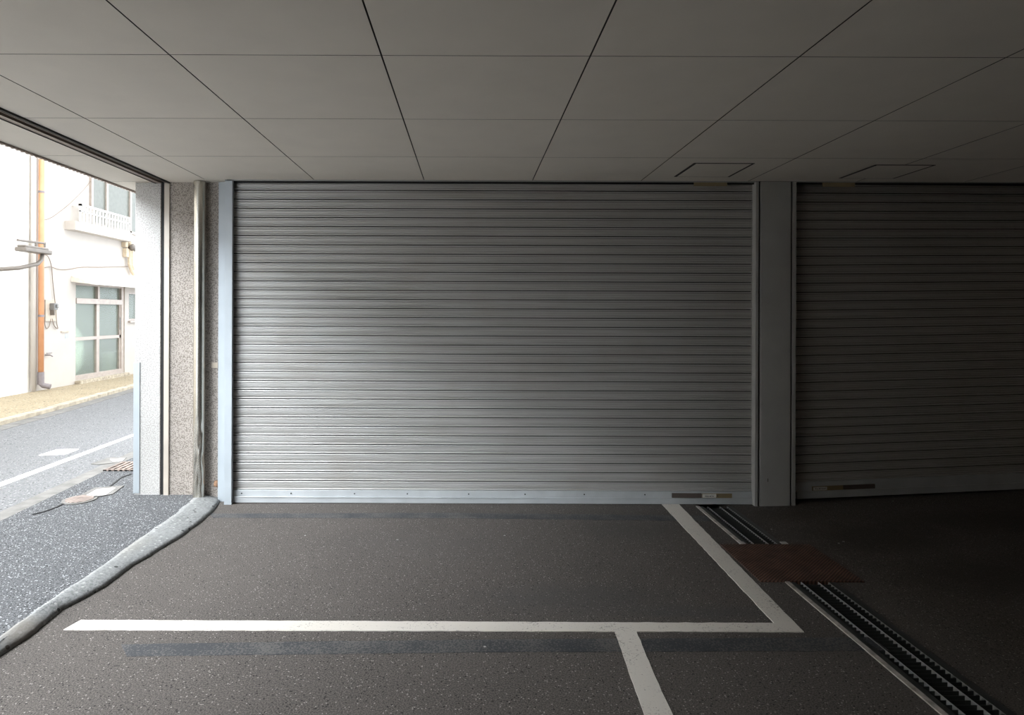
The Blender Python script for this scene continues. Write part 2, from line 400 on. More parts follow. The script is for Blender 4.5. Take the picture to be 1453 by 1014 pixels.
# street paint and covers
RZ = .034
P = [atZ(47,667.7,RZ), atZ(177.5,620,RZ), atZ(184.5,620.6,RZ), atZ(47,673,RZ)]
bm = newbm()
d = (P[1]-P[0]).normalized(); d2 = (P[2]-P[3]).normalized()
prism(bm, [(p.x, p.y) for p in (P[0]-d*6, P[1]+d*6, P[2]+d2*6, P[3]-d2*6)], .02, .038)
tag(obj('road_line', bm, M['street_paint']), 'long white edge line painted along the street', 'road marking')
def patch(name, pts, z, mat, label, cat, t=.004, inner=None, imat=None, iname='cover'):
    P = [atZ(x, y, z) for x, y in pts]; bm = newbm(); prism(bm, [(p.x, p.y) for p in P], z-.012, z+t)
    o = tag(obj(name, bm, mat), label, cat)
    if inner:
        P = [atZ(x, y, z+t) for x, y in inner]; bm = newbm(); prism(bm, [(p.x, p.y) for p in P], z, z+t+.003); obj(iname, bm, imat, o)
    return o
patch('road_patch', [(55,646),(80,638),(112,637),(106,640),(92,644.5)], .034, M['street_paint'], 'small white painted patch on the street beyond the edge line', 'road marking', t=.005)
patch('concrete_patch', [(129,658),(155,649),(180,649),(172,656),(140,659)], .039, M['gutter'], 'pale concrete patch with a white half beside the gutter', 'patch',
      t=.004, inner=[(156,651.5),(177,650),(174,653.5),(160,654.5)], imat=M['street_paint'], iname='painted_half')
patch('water_valve_cover', [(107,706),(135,692),(176,689),(160,701),(128,706.5)], AP, M['gutter'], 'cream rectangular cover set in a concrete surround on the apron', 'cover',
      t=.004, inner=[(118,705),(138,694),(164,692),(150,702)], imat=M['white_alu'])
c0 = atZ(113,708.5,AP); bm = newbm()
e = [(c0.x+.125*math.cos(a), c0.y+.125*math.sin(a)) for a in [2*PI*k/40 for k in range(40)]]; prism(bm, e, AP-.01, AP+.004)
mh = tag(obj('round_cover', bm, M['gutter']), 'small round rust-stained iron cover on the apron before the cream cover', 'manhole cover')
bm = newbm()
e = [(c0.x+.10*math.cos(a), c0.y+.10*math.sin(a)) for a in [2*PI*k/40 for k in range(40)]]; prism(bm, e, AP, AP+.008); obj('lid', bm, M['pinkrust'], mh)
# rusty gutter grating beside the pillar
gp = [atZ(158,667.5,AP), atZ(166,659,AP), atZ(196,655.5,AP), atZ(196,667,AP)]
bm = newbm(); x0 = min(p.x for p in gp); x1 = gp[3].x+.12; y0 = gp[0].y; y1 = gp[1].y+.1
box(bm, x0, x1, y0, y0+.025, AP-.01, AP+.008); box(bm, x0, x1, y1-.025, y1, AP-.01, AP+.008)
n = 9
for i in range(n):
    xx = x0+(x1-x0-.03)*i/(n-1); box(bm, xx, xx+.03, y0, y1, AP-.01, AP+.009)
tag(obj('gutter_grate', bm, M['pinkrust']), 'rust-pink iron grating beside the street gutter, partly behind the white pillar', 'grate')
# asphalt crack line on apron
cr = [(47,729),(62,725.5),(80,719),(92,713),(133,706),(143,697),(158,688),(172,677),(186,672)]
bm = newbm(); pts = [atZ(x, y, AP) for x, y in cr]
L = [p+Vector((.006+.004*random.random(), 0, 0)) for p in pts]; R = [p-Vector((.006+.004*random.random(), 0, 0)) for p in pts]
prism(bm, [(p.x, p.y) for p in L+R[::-1]], AP-.006, AP+.0012)
tag(obj('asphalt_crack', bm, M['dark']), 'thin dark irregular crack across the coarse apron', 'crack')

# ------------------------------------------------------------------ ceiling
bm = newbm()
cols = [-3.0, -2.635, None, -2.51, -2.17, -1.277, -.379, .505, 1.39, 2.265, 3.15, 4.03, 4.92, 5.8]
rowsY = [-3.2, -2.43, -1.59, -.75, .09, .93, 1.77, 2.608, 3.458, 4.288]
for a, b in zip(cols, cols[1:]):
    if a is None or b is None: continue
    outer = b <= -2.6
    ends = rowsY + ([5.12, 5.95, 6.8, 7.6] if outer else ([YW+.02] if b <= -2.1 else [YS]))
    if a == -2.17: ends = rowsY+[YS]
    for y0, y1 in zip(ends, ends[1:]):
        g = .0035; h = .0022
        box(bm, a+(g if a != -3.0 else 0), b-(g if b != -2.635 else 0), y0+h, y1-h, ZC, ZC+.035)
        bm.faces.ensure_lookup_table()
        for f_ in bm.faces[-5:]: f_.material_index = 1
box(bm, -2.17, -2.0, YS+.0, YW+.02, ZC, ZC+.035)       # filler beside the main shutter frame
box(bm, -2.98, -2.64, -3.2, 7.6, ZC+.033, ZC+.06, 1)    # dark backing seen in the joints
box(bm, -2.505, 5.8, -3.2, YS-.005, ZC+.033, ZC+.06, 1)
box(bm, -2.505, -2.0, YS-.005, YW+.02, ZC+.033, ZC+.06, 1)
struct('ceiling', bm, [M['ceiling'], M['ceil_dark']], 'taupe ceiling of large square boards with dark joints')
# drip edge along the street side
bm = newbm(); box(bm, -3.022, -3.0, -3.2, 7.6, ZC-.010, ZC+.06)
y = -3.2
while y < 7.6:
    box(bm, -3.026, -2.990, y, y+.012, ZC-.016, ZC-.010); y += .045
struct('trim_1', bm, M['taupe'], 'thin beaded drip edge along the street side of the ceiling')
# entrance gate track in the ceiling
bm = newbm()
box(bm, -2.635, -2.627, -3.2, YW+.0, ZC-.012, ZC+.03, 1)
box(bm, -2.627, -2.585, -3.2, YW+.0, ZC-.008, ZC+.02, 2)
box(bm, -2.548, -2.543, -3.2, YW+.0, ZC-.006, ZC+.05, 2)
box(bm, -2.518, -2.510, -3.2, YW+.0, ZC-.012, ZC+.04, 1)
box(bm, -2.635, -2.510, -3.2, YW+.0, ZC+.10, ZC+.11, 0)
struct('trim_2', bm, [M['dark'], M['black_metal'], M['taupe']], 'dark gate track slot running along the ceiling toward the street pillar')
bm = newbm()
box(bm, -2.5870, -2.5568, YW+.008, YW+.13, AP-.03, ZC+.1, 1)
box(bm, -2.5565, -2.548, YW-.006, YW+.1, AP-.02, ZC+.0, 0)
box(bm, -2.548, -2.512, YW-.012, YW+.12, AP-.02, ZC+.0, 0)
struct('trim_3', bm, [M['beige'], M['dark']], 'beige steel gate guide with a dark slot beside the white pillar')

# hatches
def hatch(x0, x1, y0, y1, label):
    t = thing('ceiling_hatch', label, 'access hatch', ((x0+x1)/2, (y0+y1)/2, ZC))
    bm = newbm(); w, h = .020, .010
    box(bm, x0, x0+w, y0, y1, ZC-.003, ZC+.001); box(bm, x1-w, x1, y0, y1, ZC-.003, ZC+.001)
    box(bm, x0+w, x1-w, y0, y0+h, ZC-.003, ZC+.001); box(bm, x0+w, x1-w, y1-h, y1, ZC-.003, ZC+.001)
    obj('frame', bm, M['ceil_dark'], t)
    bm = newbm(); box(bm, x0+w, x1-w, y0+h, y1-h, ZC-.004, ZC+.001); obj('panel', bm, M['ceiling'], t)
hatch(1.607, 2.045, 4.43, 4.865, 'square access hatch in the ceiling above the right end of the main shutter')
hatch(2.93, 3.37, 4.46, 4.90, 'square access hatch in the ceiling before the darker right shutter')

# ------------------------------------------------------------------ walls
bm = newbm(); box(bm, -2.512, -2.0, YW, YW+.25, -.05, ZC+.3)
struct('wall_back', bm, M['wallb'], 'taupe granular wall between the pillar and the main shutter')
bm = newbm(); box(bm, -2.0, 5.8, 5.40, 5.5, -.2, ZC+.6)
struct('wall_light_stop', bm, M['inner'])  # unseen plane behind the curtains, added to block light
bm = newbm(); box(bm, 5.8, 5.95, YB-.15, 5.5, -.2, ZC+.6)
struct('wall_right', bm, M['inner'])
bm = newbm(); box(bm, -2.6, 5.8, YB-.15, YB, -.2, ZC+.6)
struct('wall_front', bm, M['inner'])
bm = newbm(); box(bm, -2.8, -2.64, YB-.15, .45, -.05, ZC-.016)
struct('wall_light_limit', bm, M['pillar'])  # unseen wall added to narrow the opening and cut light indoors
bm = newbm(); box(bm, -2.8, -2.6, 5.62, 7.6, -.05, ZC)
struct('wall_side', bm, M['pillar'])
bm = newbm(); box(bm, -3.0, 5.95, YB-.15, 7.6, ZC+.62, 8.6); box(bm, -3.0, -2.9, YB-.15, 7.6, ZC+.055, ZC+.62)
box(bm, -2.9, 5.95, 5.5, 7.6, ZC+.055, ZC+.62)
struct('wall_sky_block', bm, M['sky_block_mat'])  # unseen upper storeys, added to keep overhead sky light off the apron

# white pillar with corner guard
t = thing('entrance_pillar', 'white spray-textured pillar at the street edge with a pale corner guard', 'pillar', (-2.70, 5.35, AP))
PX0, PX1 = -2.803, -2.5875
bm = newbm(); box(bm, PX0, PX1, YW, 5.62, AP-.04, ZC-.001); obj('shaft', bm, M['pillar'], t, bevel=.006)
g0 = atY(195, 514, YW).z; bm = newbm()
box(bm, PX0-.006, PX0+.045, YW-.006, YW+.001, AP+.012, g0); box(bm, PX0-.006, PX0, YW, YW+.06, AP+.012, g0)
obj('corner_guard', bm, M['steel_blue'], t)

# stainless downpipe with dents
t = thing('downpipe', 'dented stainless steel downpipe standing against the taupe wall', 'pipe', (-2.262, 5.10, AP))
px, py_, pr = atY(283, 480, 5.10).x, 5.098, .047
bm = newbm(); rings = []; seg = 40; nz = 150
for i in range(nz+1):
    z = AP-.005+(ZC-.0-AP)*i/nz
    ring = []
    for k in range(seg):
        a = 2*PI*k/seg; r = pr
        if z < .72:
            w = min(1, (.72-z)/.25)
            dx_, dz_ = math.cos(a), math.sin(a)
            d_ = noise.noise((dx_*2.0+3, dz_*2.0, z*7))
            r -= w*.012*max(0, d_)
            if math.sin(a) < -.2: r -= w*.010*max(0, 1-abs(((a-1.5*PI-.22*math.sin(z*9))/.4)))
        ring.append(bm.verts.new((px+r*math.cos(a), py_+r*math.sin(a), z)))
    rings.append(ring)
for r0, r1 in zip(rings, rings[1:]):
    for k in range(seg): bm.faces.new((r0[k], r0[(k+1) % seg], r1[(k+1) % seg], r1[k]))
obj('pipe', bm, M['stainless'], t, smooth=True)
for yy in (376.5, 537.5):
    z = atY(283, yy, 5.05).z; bm = newbm(); tube(bm, [(px, py_, z-.006), (px, py_, z+.006)], pr+.0022, 40); obj('joint_ring', bm, M['stainless'], t)

# small rusty bracket remains beside the shutter frame
bp0 = atY(301, 514, YW); bm = newbm(); box(bm, bp0.x, bp0.x+.05, YW-.01, YW+.001, bp0.z-.045, bp0.z)
tag(obj('wall_patch', bm, M['board']), 'small orange-stained plate on the wall beside the main shutter frame', 'plate')
bp1 = atY(300, 681, YW); bm = newbm(); tube(bm, [(bp1.x+.045, YW-.02, bp1.z-.05), (bp1.x+.05, YW-.012, bp1.z-.03), (bp1.x+.045, YW-.02, bp1.z)], [.018, .024, .014], 10)
tag(obj('rust_lump', bm, M['rail_rust'], smooth=True), 'rusty lump at the foot of the wall beside the main shutter frame', 'rust')

# ------------------------------------------------------------------ roller shutters
PITCH = .0750
PROF = [(0, -.020), (.0045, -.020), (.0047, .006), (.011, .0075), (.0145, .0055), (.016, -.006), (.019, -.004), (.021, .000), (.030, .0025), (.032, -.003), (.034, .0015),
        (.047, .0027), (.0485, -.003), (.051, .0015), (.0590, .001), (.0592, -.018), (.0612, -.018), (.0614, .0045), (.067, .0055), (.0725, .0035), (.0737, -.020)]
def curtain(x0, x1, y, z0, n, seed, amp=.0007):
    bm = newbm(); nx = int((x1-x0)/.16); rows = []
    for s in range(n):
        for (dz, dy) in PROF:
            row = []
            for i in range(nx+1):
                x = x0+(x1-x0)*i/nx
                w = amp*noise.noise((x*1.1+seed*7, s*3.7, 0))+amp*.6*noise.noise((x*3.1, s*5.3+seed, 4))
                k = (dz-.0375)/.0375
                dyy = -dy + w + k*amp*1.6*noise.noise((x*.9, s*9.1+seed*3, 8))
                row.append(bm.verts.new((x, y+dyy, z0+s*PITCH+dz+.0003*noise.noise((x*1.3, s*2.9, seed+5)))))
            rows.append(row)
    deep = [dy < -.015 for (dz, dy) in PROF]*n     # groove faces, coloured dark to draw the shade between slats
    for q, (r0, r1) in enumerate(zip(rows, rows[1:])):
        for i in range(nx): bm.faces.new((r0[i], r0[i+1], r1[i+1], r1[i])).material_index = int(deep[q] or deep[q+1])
    # close the curtain at the back so that it is a body with thickness
    back = [[bm.verts.new((x, y+.034, z)) for x in (x0, x1)] for z in (z0, z0+n*PITCH)]
    bm.faces.new((back[0][0], back[1][0], back[1][1], back[0][1]))
    return bm

# main shutter
SX0 = atY(331, 500, 5.10).x; SX1 = atY(1068.5, 500, 5.10).x; YC = 5.095
RL = atY(329, 480, YS).x; RR = atY(1068, 480, 5.12).x
zb1 = .105
mt = thing('roller_shutter', 'wide closed grey roller shutter, brightly lit at its lower left', 'roller shutter', (.15, YC, 0))
obj('curtain', curtain(SX0-.02, SX1+.02, YC, zb1, 35, 1), [M['shutter'], M['seam_shade']], mt, recalc=False)
bm = newbm()
box(bm, SX0, SX1-.004, YC-.014, YC+.012, .052, zb1+.001); box(bm, SX0+.012, SX1-.016, YC-.024, YC+.014, .004, .052); box(bm, SX0+.012, SX1-.016, YC-.030, YC-.024, .049, .055)
bb = obj('bottom_bar', bm, M['bar'], mt, bevel=.002)
for sx in (343, 413, 503, 578, 665, 745, 829, 915):
    q = atY(sx, 702.5, YC-.014); bm = newbm(); tube(bm, [(q.x, YC-.018, .079), (q.x, YC-.012, .079)], .0055, 12); obj('screw', bm, M['black_metal'], bb)
def rail_left():
    bm = newbm(); xa, xb, xc = atY(310, 480, 5.12).x, atY(318.5, 480, YS).x, RL
    box(bm, xb, xc, YS, YS+.02, -.0, ZC-.0015); box(bm, xb, xb+.004, YS+.02, YS+.13, .0, ZC-.0015)
    box(bm, xa, xb+.002, 5.115, 5.149, .0, ZC-.0015)
    box(bm, xc-.004, xc, YS+.02, YS+.035, 0, ZC-.0015); box(bm, xb, xc+.03, YC+.03, YC+.034, 0, ZC-.0015)
    return bm
obj('guide_rail', rail_left(), M['steel_blue'], mt)
FR0, FR1 = atY(1072, 480, YS).x, atY(1076, 480, YS).x
bm = newbm(); box(bm, FR0, FR1, YS, YS+.1, 0, ZC-.0015); obj('guide_rail', bm, M['pillar_steel'], mt)
# lintel strip and shutter box slot over the curtain
bm = newbm(); box(bm, SX0-.03, FR0, YS, YS+.012, ZC-.008, ZC+.05); obj('lintel', bm, M['pillar_steel'], mt)
bm = newbm(); box(bm, -2.0, 5.8, YS+.013, YS+.02, ZC+.012, ZC+.3)
box(bm, -2.0, 5.8, 5.064, 5.068, ZC-.018, ZC+.03)  # black strip added to draw the shaded slot over the curtains
struct('trim_4', bm, M['dark'], 'dark shutter box slot above the curtains, with an added black strip for its shade')
a = atY(984.5, 258, 5.05); b = atY(1031.5, 264, 5.05)
bm = newbm(); box(bm, a.x, b.x, 5.047, 5.051, b.z, ZC-.002); obj('hanging_label', bm, M['tag'], mt)
bm = newbm(); q = atY(1015, 264.5, 5.045); tube(bm, [(q.x, 5.044, q.z+.003), (q.x, 5.048, q.z+.003)], .003, 8); obj('label_screw', bm, M['label'], mt)
def lock(x0, x1, x2, x3, y, z0, z1, parent, flip=False):
    """brown case x0-x1, paper label x1-x2, brass plate x2-x3"""
    bm = newbm(); box(bm, x0, x1-.004, y-.012, y, z0, z1); obj('lock_case', bm, M['brown'], parent, bevel=.002)
    bm = newbm(); box(bm, min(x1, x3), max(x1, x3), y-.010, y, z0, z1-.002); br = obj('brass_plate', bm, M['brass'], parent, bevel=.001)
    xa, xb = (x1+.003, x2) if not flip else (x2, x1-.003)
    bm = newbm(); box(bm, min(xa, xb), max(xa, xb), y-.0115, y-.009, z0+.003, z1-.004); lb = obj('label_strip', bm, M['label'], parent)
    bm = newbm(); w = abs(xb-xa); x = min(xa, xb)+.02*1
    while x < max(xa, xb)-.02:
        l = random.uniform(.004, .011); box(bm, x, x+l, y-.0118, y-.0113, z0+.010+random.random()*.004, z0+.014+random.random()*.006); x += l+.004
    obj('lettering', bm, M['ink'], lb)
    bm = newbm(); sx = x2+.012 if not flip else x1-.03
    tube(bm, [(x2+(.012 if x3 > x2 else -.012), y-.014, (z0+z1)/2), (x2+(.012 if x3 > x2 else -.012), y-.009, (z0+z1)/2)], .004, 10); obj('keyhole', bm, M['ink'], br)
yl = YC-.014
lx = [atY(x, 704, yl).x for x in (953, 995.5, 1015.5, 1038)]
lock(lx[0], lx[1], lx[2], lx[3], yl, .056, .093, mt)

# right shutter: hung a little askew and rising with the ramp
Y2 = 5.12; yaw = math.radians(5.5); tilt = .017
X2 = atY(1129, 600, Y2).x
rt = thing('roller_shutter', 'dark roller shutter right of the steel pillar, its lower edge rising to the right', 'roller shutter', (X2, Y2, .04))
LEN = 2.95
def loc_obj(name, bm, m, parent, **k):   # mesh already in the parent's own space
    bmesh.ops.recalc_face_normals(bm, faces=bm.faces) if k.pop('rc', True) else None
    me = bpy.data.meshes.new(name); bm.to_mesh(me); bm.free(); me.materials.append(m)
    o = bpy.data.objects.new(name, me); C.objects.link(o); o.parent = parent
    if k.get('bevel'):
        md = o.modifiers.new('bevel', 'BEVEL'); md.width = k['bevel']; md.segments = 2; md.limit_method = 'ANGLE'
    return o
cur = loc_obj('curtain', curtain(-.03, LEN, 0, .135, 34, 5), M['shutter'], rt, rc=False); cur.data.materials.append(M['seam_shade'])
bm = newbm(); box(bm, -.02, LEN, -.012, .012, .055, .136); box(bm, -.0, LEN, -.022, .014, 0, .055); box(bm, 0, LEN, -.027, -.022, .052, .058)
loc_obj('bottom_bar', bm, M['bar'], rt, bevel=.002)
# local positions of the lock pieces along the bar
k = LEN and 1.459/(1358-1129)
def lx2(px): # px -> metres along the bar
    u = px-CX; return (F_PX*X2-u*Y2)/(u*math.sin(yaw)-F_PX*math.cos(yaw))
q = [lx2(v) for v in (1152, 1172, 1195, 1240)]
bm = newbm(); box(bm, q[0], q[2], -.022, -.010, .062, .098); br = loc_obj('brass_plate', bm, M['brass'], rt, bevel=.001)
bm = newbm(); box(bm, q[0]+.004, q[1], -.0235, -.021, .066, .094); lb = loc_obj('label_strip', bm, M['label'], rt)
bm = newbm(); x = q[0]+.02
while x < q[1]-.015:
    l = random.uniform(.004, .011); box(bm, x, x+l, -.0240, -.0233, .074+random.random()*.004, .080+random.random()*.006); x += l+.004
loc_obj('lettering', bm, M['ink'], lb)
bm = newbm(); box(bm, q[2]+.004, q[3], -.024, -.010, .062, .098); loc_obj('lock_case', bm, M['brown'], rt, bevel=.002)
rt.rotation_euler = (0, -tilt, yaw)
# tag over right shutter
a = atY(1167, 259.5, 5.05); b = atY(1213, 265, 5.05)
bm = newbm(); box(bm, a.x, b.x, 5.047, 5.051, b.z, ZC+.02)
tl = obj('hanging_label', bm, M['tag']); tl.parent = rt
tl.matrix_parent_inverse = (Matrix.Translation(rt.location) @ rt.rotation_euler.to_matrix().to_4x4()).inverted()
# steel pillar between shutters
a, b = atY(1079, 480, YS).x, atY(1122, 480, YS).x; c, d = atY(1124.5, 480, YS).x, atY(1129.5, 480, YS).x
t = thing('steel_pillar', 'smooth grey steel-clad pillar between the two roller shutters', 'pillar', ((a+b)/2, YS+.15, 0))
bm = newbm(); box(bm, a, b, YS, YS+.3, 0, ZC-.0015); obj('cladding', bm, M['pillar_steel'], t, bevel=.003)
bm = newbm(); box(bm, c, d, YS, YS+.07, .0, ZC-.0015); obj('guide_rail', bm, M['pillar_steel'], t, bevel=.001)
bm = newbm(); box(bm, b, c, YS+.02, YS+.2, 0, ZC-.0015); box(bm, FR1, a, YS+.02, YS+.2, 0, ZC-.0015); obj('dark_reveal', bm, M['dark'], t)
q = atY(1089.5, 681, YS); bm = newbm(); box(bm, q.x-.003, q.x+.003, YS-.001, YS+.001, q.z-.014, q.z+.014); obj('scratch', bm, M['ink'], t)
bm = newbm(); box(bm, d, 5.8, YS, YS+.010, ZC-.006, ZC+.05); struct('trim_5', bm, M['pillar_steel'])

# ------------------------------------------------------------------ drain grates and rusty plate
def grate(y0, y1, label):
    t = thing('drain_grate', label, 'drain grate', (2.0, (y0+y1)/2, 0))
    bm = newbm()
    box(bm, 1.846, 1.872, y0, y1, -.02, .006); obj('worn_lip', bm, M['lip'], t)
    bm = newbm()
    box(bm, 1.872, 1.905, y0, y1, -.03, .002); box(bm, 2.102, 2.14, y0, y1, -.03, .003)
    obj('frame', bm, M['grate_dark'], t)
    bm = newbm()
    for x in (1.94, 2.04): box(bm, x-.002, x+.002, y0, y1, -.022, .0035)
    box(bm, 2.0995, 2.102, y0, y1, -.022, .002)
    obj('long_bars', bm, M['grate'], t)
    bm = newbm(); n = int((y1-y0)/.0306)
    for i in range(n):
        y = y0+.01+i*.0306; box(bm, 1.905, 2.0995, y, y+.003, -.030, 0.0)
        # twisted upstand at the right end of each bar
        v = [bm.verts.new(p) for p in ((2.082, y, .0), (2.1, y, .0), (2.1, y+.014, .0), (2.092, y+.001, -.012))]
        bm.faces.new((v[0], v[1], v[2])); bm.faces.new((v[0], v[2], v[3])); bm.faces.new((v[0], v[3], v[1])); bm.faces.new((v[1], v[3], v[2]))
    obj('cross_bars', bm, M['grate_dark'], t)
    bm = newbm()
    for i in range(n):
        y = y0+.012+i*.0306; prism(bm, [(2.083, y+.003), (2.1, y+.003), (2.1, y+.018)], .0, .003)
    obj('edge_teeth', bm, M['grate'], t)
grate(4.20, 5.02, 'steel drain grate running under the main shutter, behind the rusty plate')
grate(2.0, 3.60, 'long steel drain grate on the camera side of the rusty plate')
t = tag(obj('drain_cover_plate', (lambda b: (box(b, 1.705, 2.315, 3.604, 4.19, -.02, .006), b)[1])(newbm()), M['rust'], bevel=.002),
        'square rusty chequered steel plate between the two drain grates', 'cover plate')
for (a, b, y) in (((1104, 768), (1113, 768), 0), ((1049, 771), (1057, 771), 0)):
    p, q = atZ(*a), atZ(*b); bm = newbm(); box(bm, p.x, q.x, 4.192, 4.235, -.02, .008)
    tag(obj('concrete_chip', bm, M['concrete'], bevel=.004), 'pale concrete chip at the %s back corner of the rusty plate' % ('right' if a[0] > 1100 else 'left'), 'concrete')
# debris on the floor
crumbs = []
for (x, y) in ((1267,716),(1062,805),(1190,772),(1197,770),(1095,751),(716,760),(433,760),(564,766),(688,918),(1304,703)):
    p = atZ(x, y); bm = newbm(); r = .006
    bmesh.ops.create_icosphere(bm, subdivisions=1, radius=r)
    for v in bm.verts: v.co = Vector((v.co.x*random.uniform(.8, 1.8), v.co.y, v.co.z*.5))+Vector((p.x, p.y, .003+rise(p.x)))
    tag(obj('stone_crumb', bm, M['concrete']), 'tiny pale crumb lying on the dark asphalt floor', 'crumb', 'crumbs scattered on the bay floor')

# ------------------------------------------------------------------ opposite house
H = thing('house', 'white plastered two-storey house across the street with glazed sliding door and balcony', 'house', (XF, 13, .1))
TOP = 5.0  # unseen roof height, set low so the sky glow reaches the bay
dl, dr = atX(107, 500).y, atX(177, 500).y; dtop = atX(142, 404).z; dbot = .17
wl, wr = atX(182.5, 430).y, atX(182.5, 430).y+1.0; wtop, wbot = atX(186, 414.5).z, atX(186, 455).z
hy0 = atX(52, 400).y
bm = newbm()
box(bm, XF-.2, XF, hy0, dl, 0, TOP); box(bm, XF-.2, XF, dl, dr, dtop, TOP); box(bm, XF-.2, XF, dl, dr, 0, dbot)
box(bm, XF-.2, XF, dr, wl, 0, TOP); box(bm, XF-.2, XF, wl, wr, 0, wbot); box(bm, XF-.2, XF, wl, wr, wtop, TOP)
box(bm, XF-.2, XF, wr, 22, 0, TOP)
obj('plaster_wall', bm, M['housewall'], H)
bm = newbm(); box(bm, XF-4, XF+.12, hy0, 22.2, TOP, TOP+.12); obj('roof', bm, M['canopy'], H)
# dim room behind the glass
bm = newbm()
x0, x1, y0, y1, z0, z1 = XF-1.4, XF-.2, dl-.3, wr+.2, .1, dtop+.1
for f in (((x0,y0,z0),(x0,y1,z0),(x0,y1,z1),(x0,y0,z1)), ((x0,y0,z0),(x1,y0,z0),(x1,y0,z1),(x0,y0,z1)), ((x0,y1,z0),(x1,y1,z0),(x1,y1,z1),(x0,y1,z1)),
          ((x0,y0,z0),(x1,y0,z0),(x1,y1,z0),(x0,y1,z0)), ((x0,y0,z1),(x1,y0,z1),(x1,y1,z1),(x0,y1,z1))):
    bm.faces.new([bm.verts.new(p) for p in f])
obj('entry_room', bm, M['room'], H)
# sliding door
def hbox(bm, pxa, pxb, za, zb, x0, x1):
    box(bm, x0, x1, atX(pxa, 480).y, atX(pxb, 480).y, za, zb)
mid = atX(141.5, 500).y
ztr0 = atX(107, 422.5).z; ztr1 = atX(107, 430.5).z; zmid = atX(107, 480).z
bm = newbm(); fx0, fx1 = XF-.12, XF-.02
box(bm, fx0, fx1, dl, dl+.04, dbot, dtop); box(bm, fx0, fx1, dr-.10, dr, dbot, dtop)
box(bm, fx0, fx1, dl+.04, dr-.10, dtop-.04, dtop); box(bm, fx0, fx1+.02, dl+.04, dr-.10, ztr1, ztr0); box(bm, fx0, fx1, dl+.04, dr-.10, dbot, dbot+.10)
box(bm, fx0, fx1, mid-.035, mid+.035, ztr0, dtop-.04)
sd = obj('sliding_door', bm, M['door_frame'], H, bevel=.004)
bm = newbm(); box(bm, fx0+.02, fx1-.02, mid-.05, mid+.05, dbot+.10, ztr1)
box(bm, fx0+.03, fx1-.02, dl+.04, mid-.05, zmid-.05, zmid+.02); box(bm, fx0+.03, fx1-.02, mid+.05, dr-.10, zmid-.05, zmid+.02)
box(bm, fx0+.03, fx1-.02, dr-.15, dr-.10, dbot+.10, ztr1)
obj('door_stile', bm, M['door_frame'], sd)
for (a, b, c, d) in ((dl+.04, mid-.05, dbot+.10, zmid-.05), (dl+.04, mid-.05, zmid+.02, ztr1), (mid+.05, dr-.15, dbot+.10, zmid-.05), (mid+.05, dr-.15, zmid+.02, ztr1),
                     (dl+.04, mid-.035, ztr0, dtop-.04), (mid+.035, dr-.10, ztr0, dtop-.04)):
    bm = newbm(); box(bm, XF-.085, XF-.078, a, b, c, d); obj('pane', bm, M['glass'], sd)
hz = atX(172, 459).z; bm = newbm(); box(bm, fx1-.02, fx1-.012, dr-.14, dr-.115, hz-.14, hz+.14); obj('door_pull', bm, M['meter'], sd)
# window beside
bm = newbm()
for (a, b, c, d) in ((wl, wl+.05, wbot, wtop), (wr-.05, wr, wbot, wtop), (wl+.05, wr-.05, wtop-.04, wtop), (wl+.05, wr-.05, wbot, wbot+.05), (wl+.5, wl+.54, wbot+.05, wtop-.04)):
    box(bm, XF-.12, XF-.02, a, b, c, d)
box(bm, XF-.05, XF+.06, wl-.03, wr+.03, wbot-.04, wbot)
wf = obj('side_window', bm, M['door_frame'], H)
bm = newbm(); box(bm, XF-.085, XF-.078, wl+.05, wr-.05, wbot+.05, wtop-.04); obj('pane', bm, M['glass'], wf)
# door step and canopy
bm = newbm(); box(bm, XF, XF+.12, dl-.02, dr+.02, .09, dbot+.0); obj('door_step', bm, M['stone'], H, bevel=.01)
cz = atX(100, 398).z; cyl = atX(100, 398, XF+.35).y
bm = newbm(); v = []
cy0, cy1 = atX(100, 398).y-.55, 17.5
prof = [(XF, cz+.10), (XF+.42, cz-.02), (XF+.42, cz-.07), (XF, cz-.02)]
A = [bm.verts.new((x, dl-.15, z)) for x, z in prof]; B = [bm.verts.new((x, cy1, z)) for x, z in prof]
bm.faces.new(A); bm.faces.new(B)
for i in range(4): bm.faces.new((A[i], A[(i+1) % 4], B[(i+1) % 4], B[i]))
obj('door_canopy', bm, M['canopy'], H)
# balcony
XB = XF+.22
ra = atX(116, 320, XB); rb = atX(190, 338, XB)
sl_bot = atX(107, 325.5, XB).z
b0, b1 = atX(107, 320, XB).y, atX(188, 337, XB).y
bm = newbm(); box(bm, XF, XB, b0, b1, sl_bot, sl_bot+.17); obj('balcony_slab', bm, M['housewall'], H)
rtop = atX(118, 289, XB).z; rbot = atX(118, 317, XB).z; r0 = atX(117, 300, XB).y; r1 = b1-.05
bm = newbm()
box(bm, XB-.08, XB-.03, r0, r1, rtop-.04, rtop); box(bm, XB-.075, XB-.035, r0, r1, rbot, rbot+.035); box(bm, XB-.07, XB-.04, r0, r1, rtop-.16, rtop-.135)
box(bm, XF, XB-.03, r0, r0+.04, rtop-.04, rtop)
rl = obj('balcony_railing', bm, M['white_alu'], H)
n = 17
for i in range(n):
    y = r0+(r1-r0-.03)*i/(n-1); bm = newbm(); box(bm, XB-.07, XB-.04, y, y+.035, sl_bot+.17, rtop-.02); obj('baluster', bm, M['white_alu'], rl)
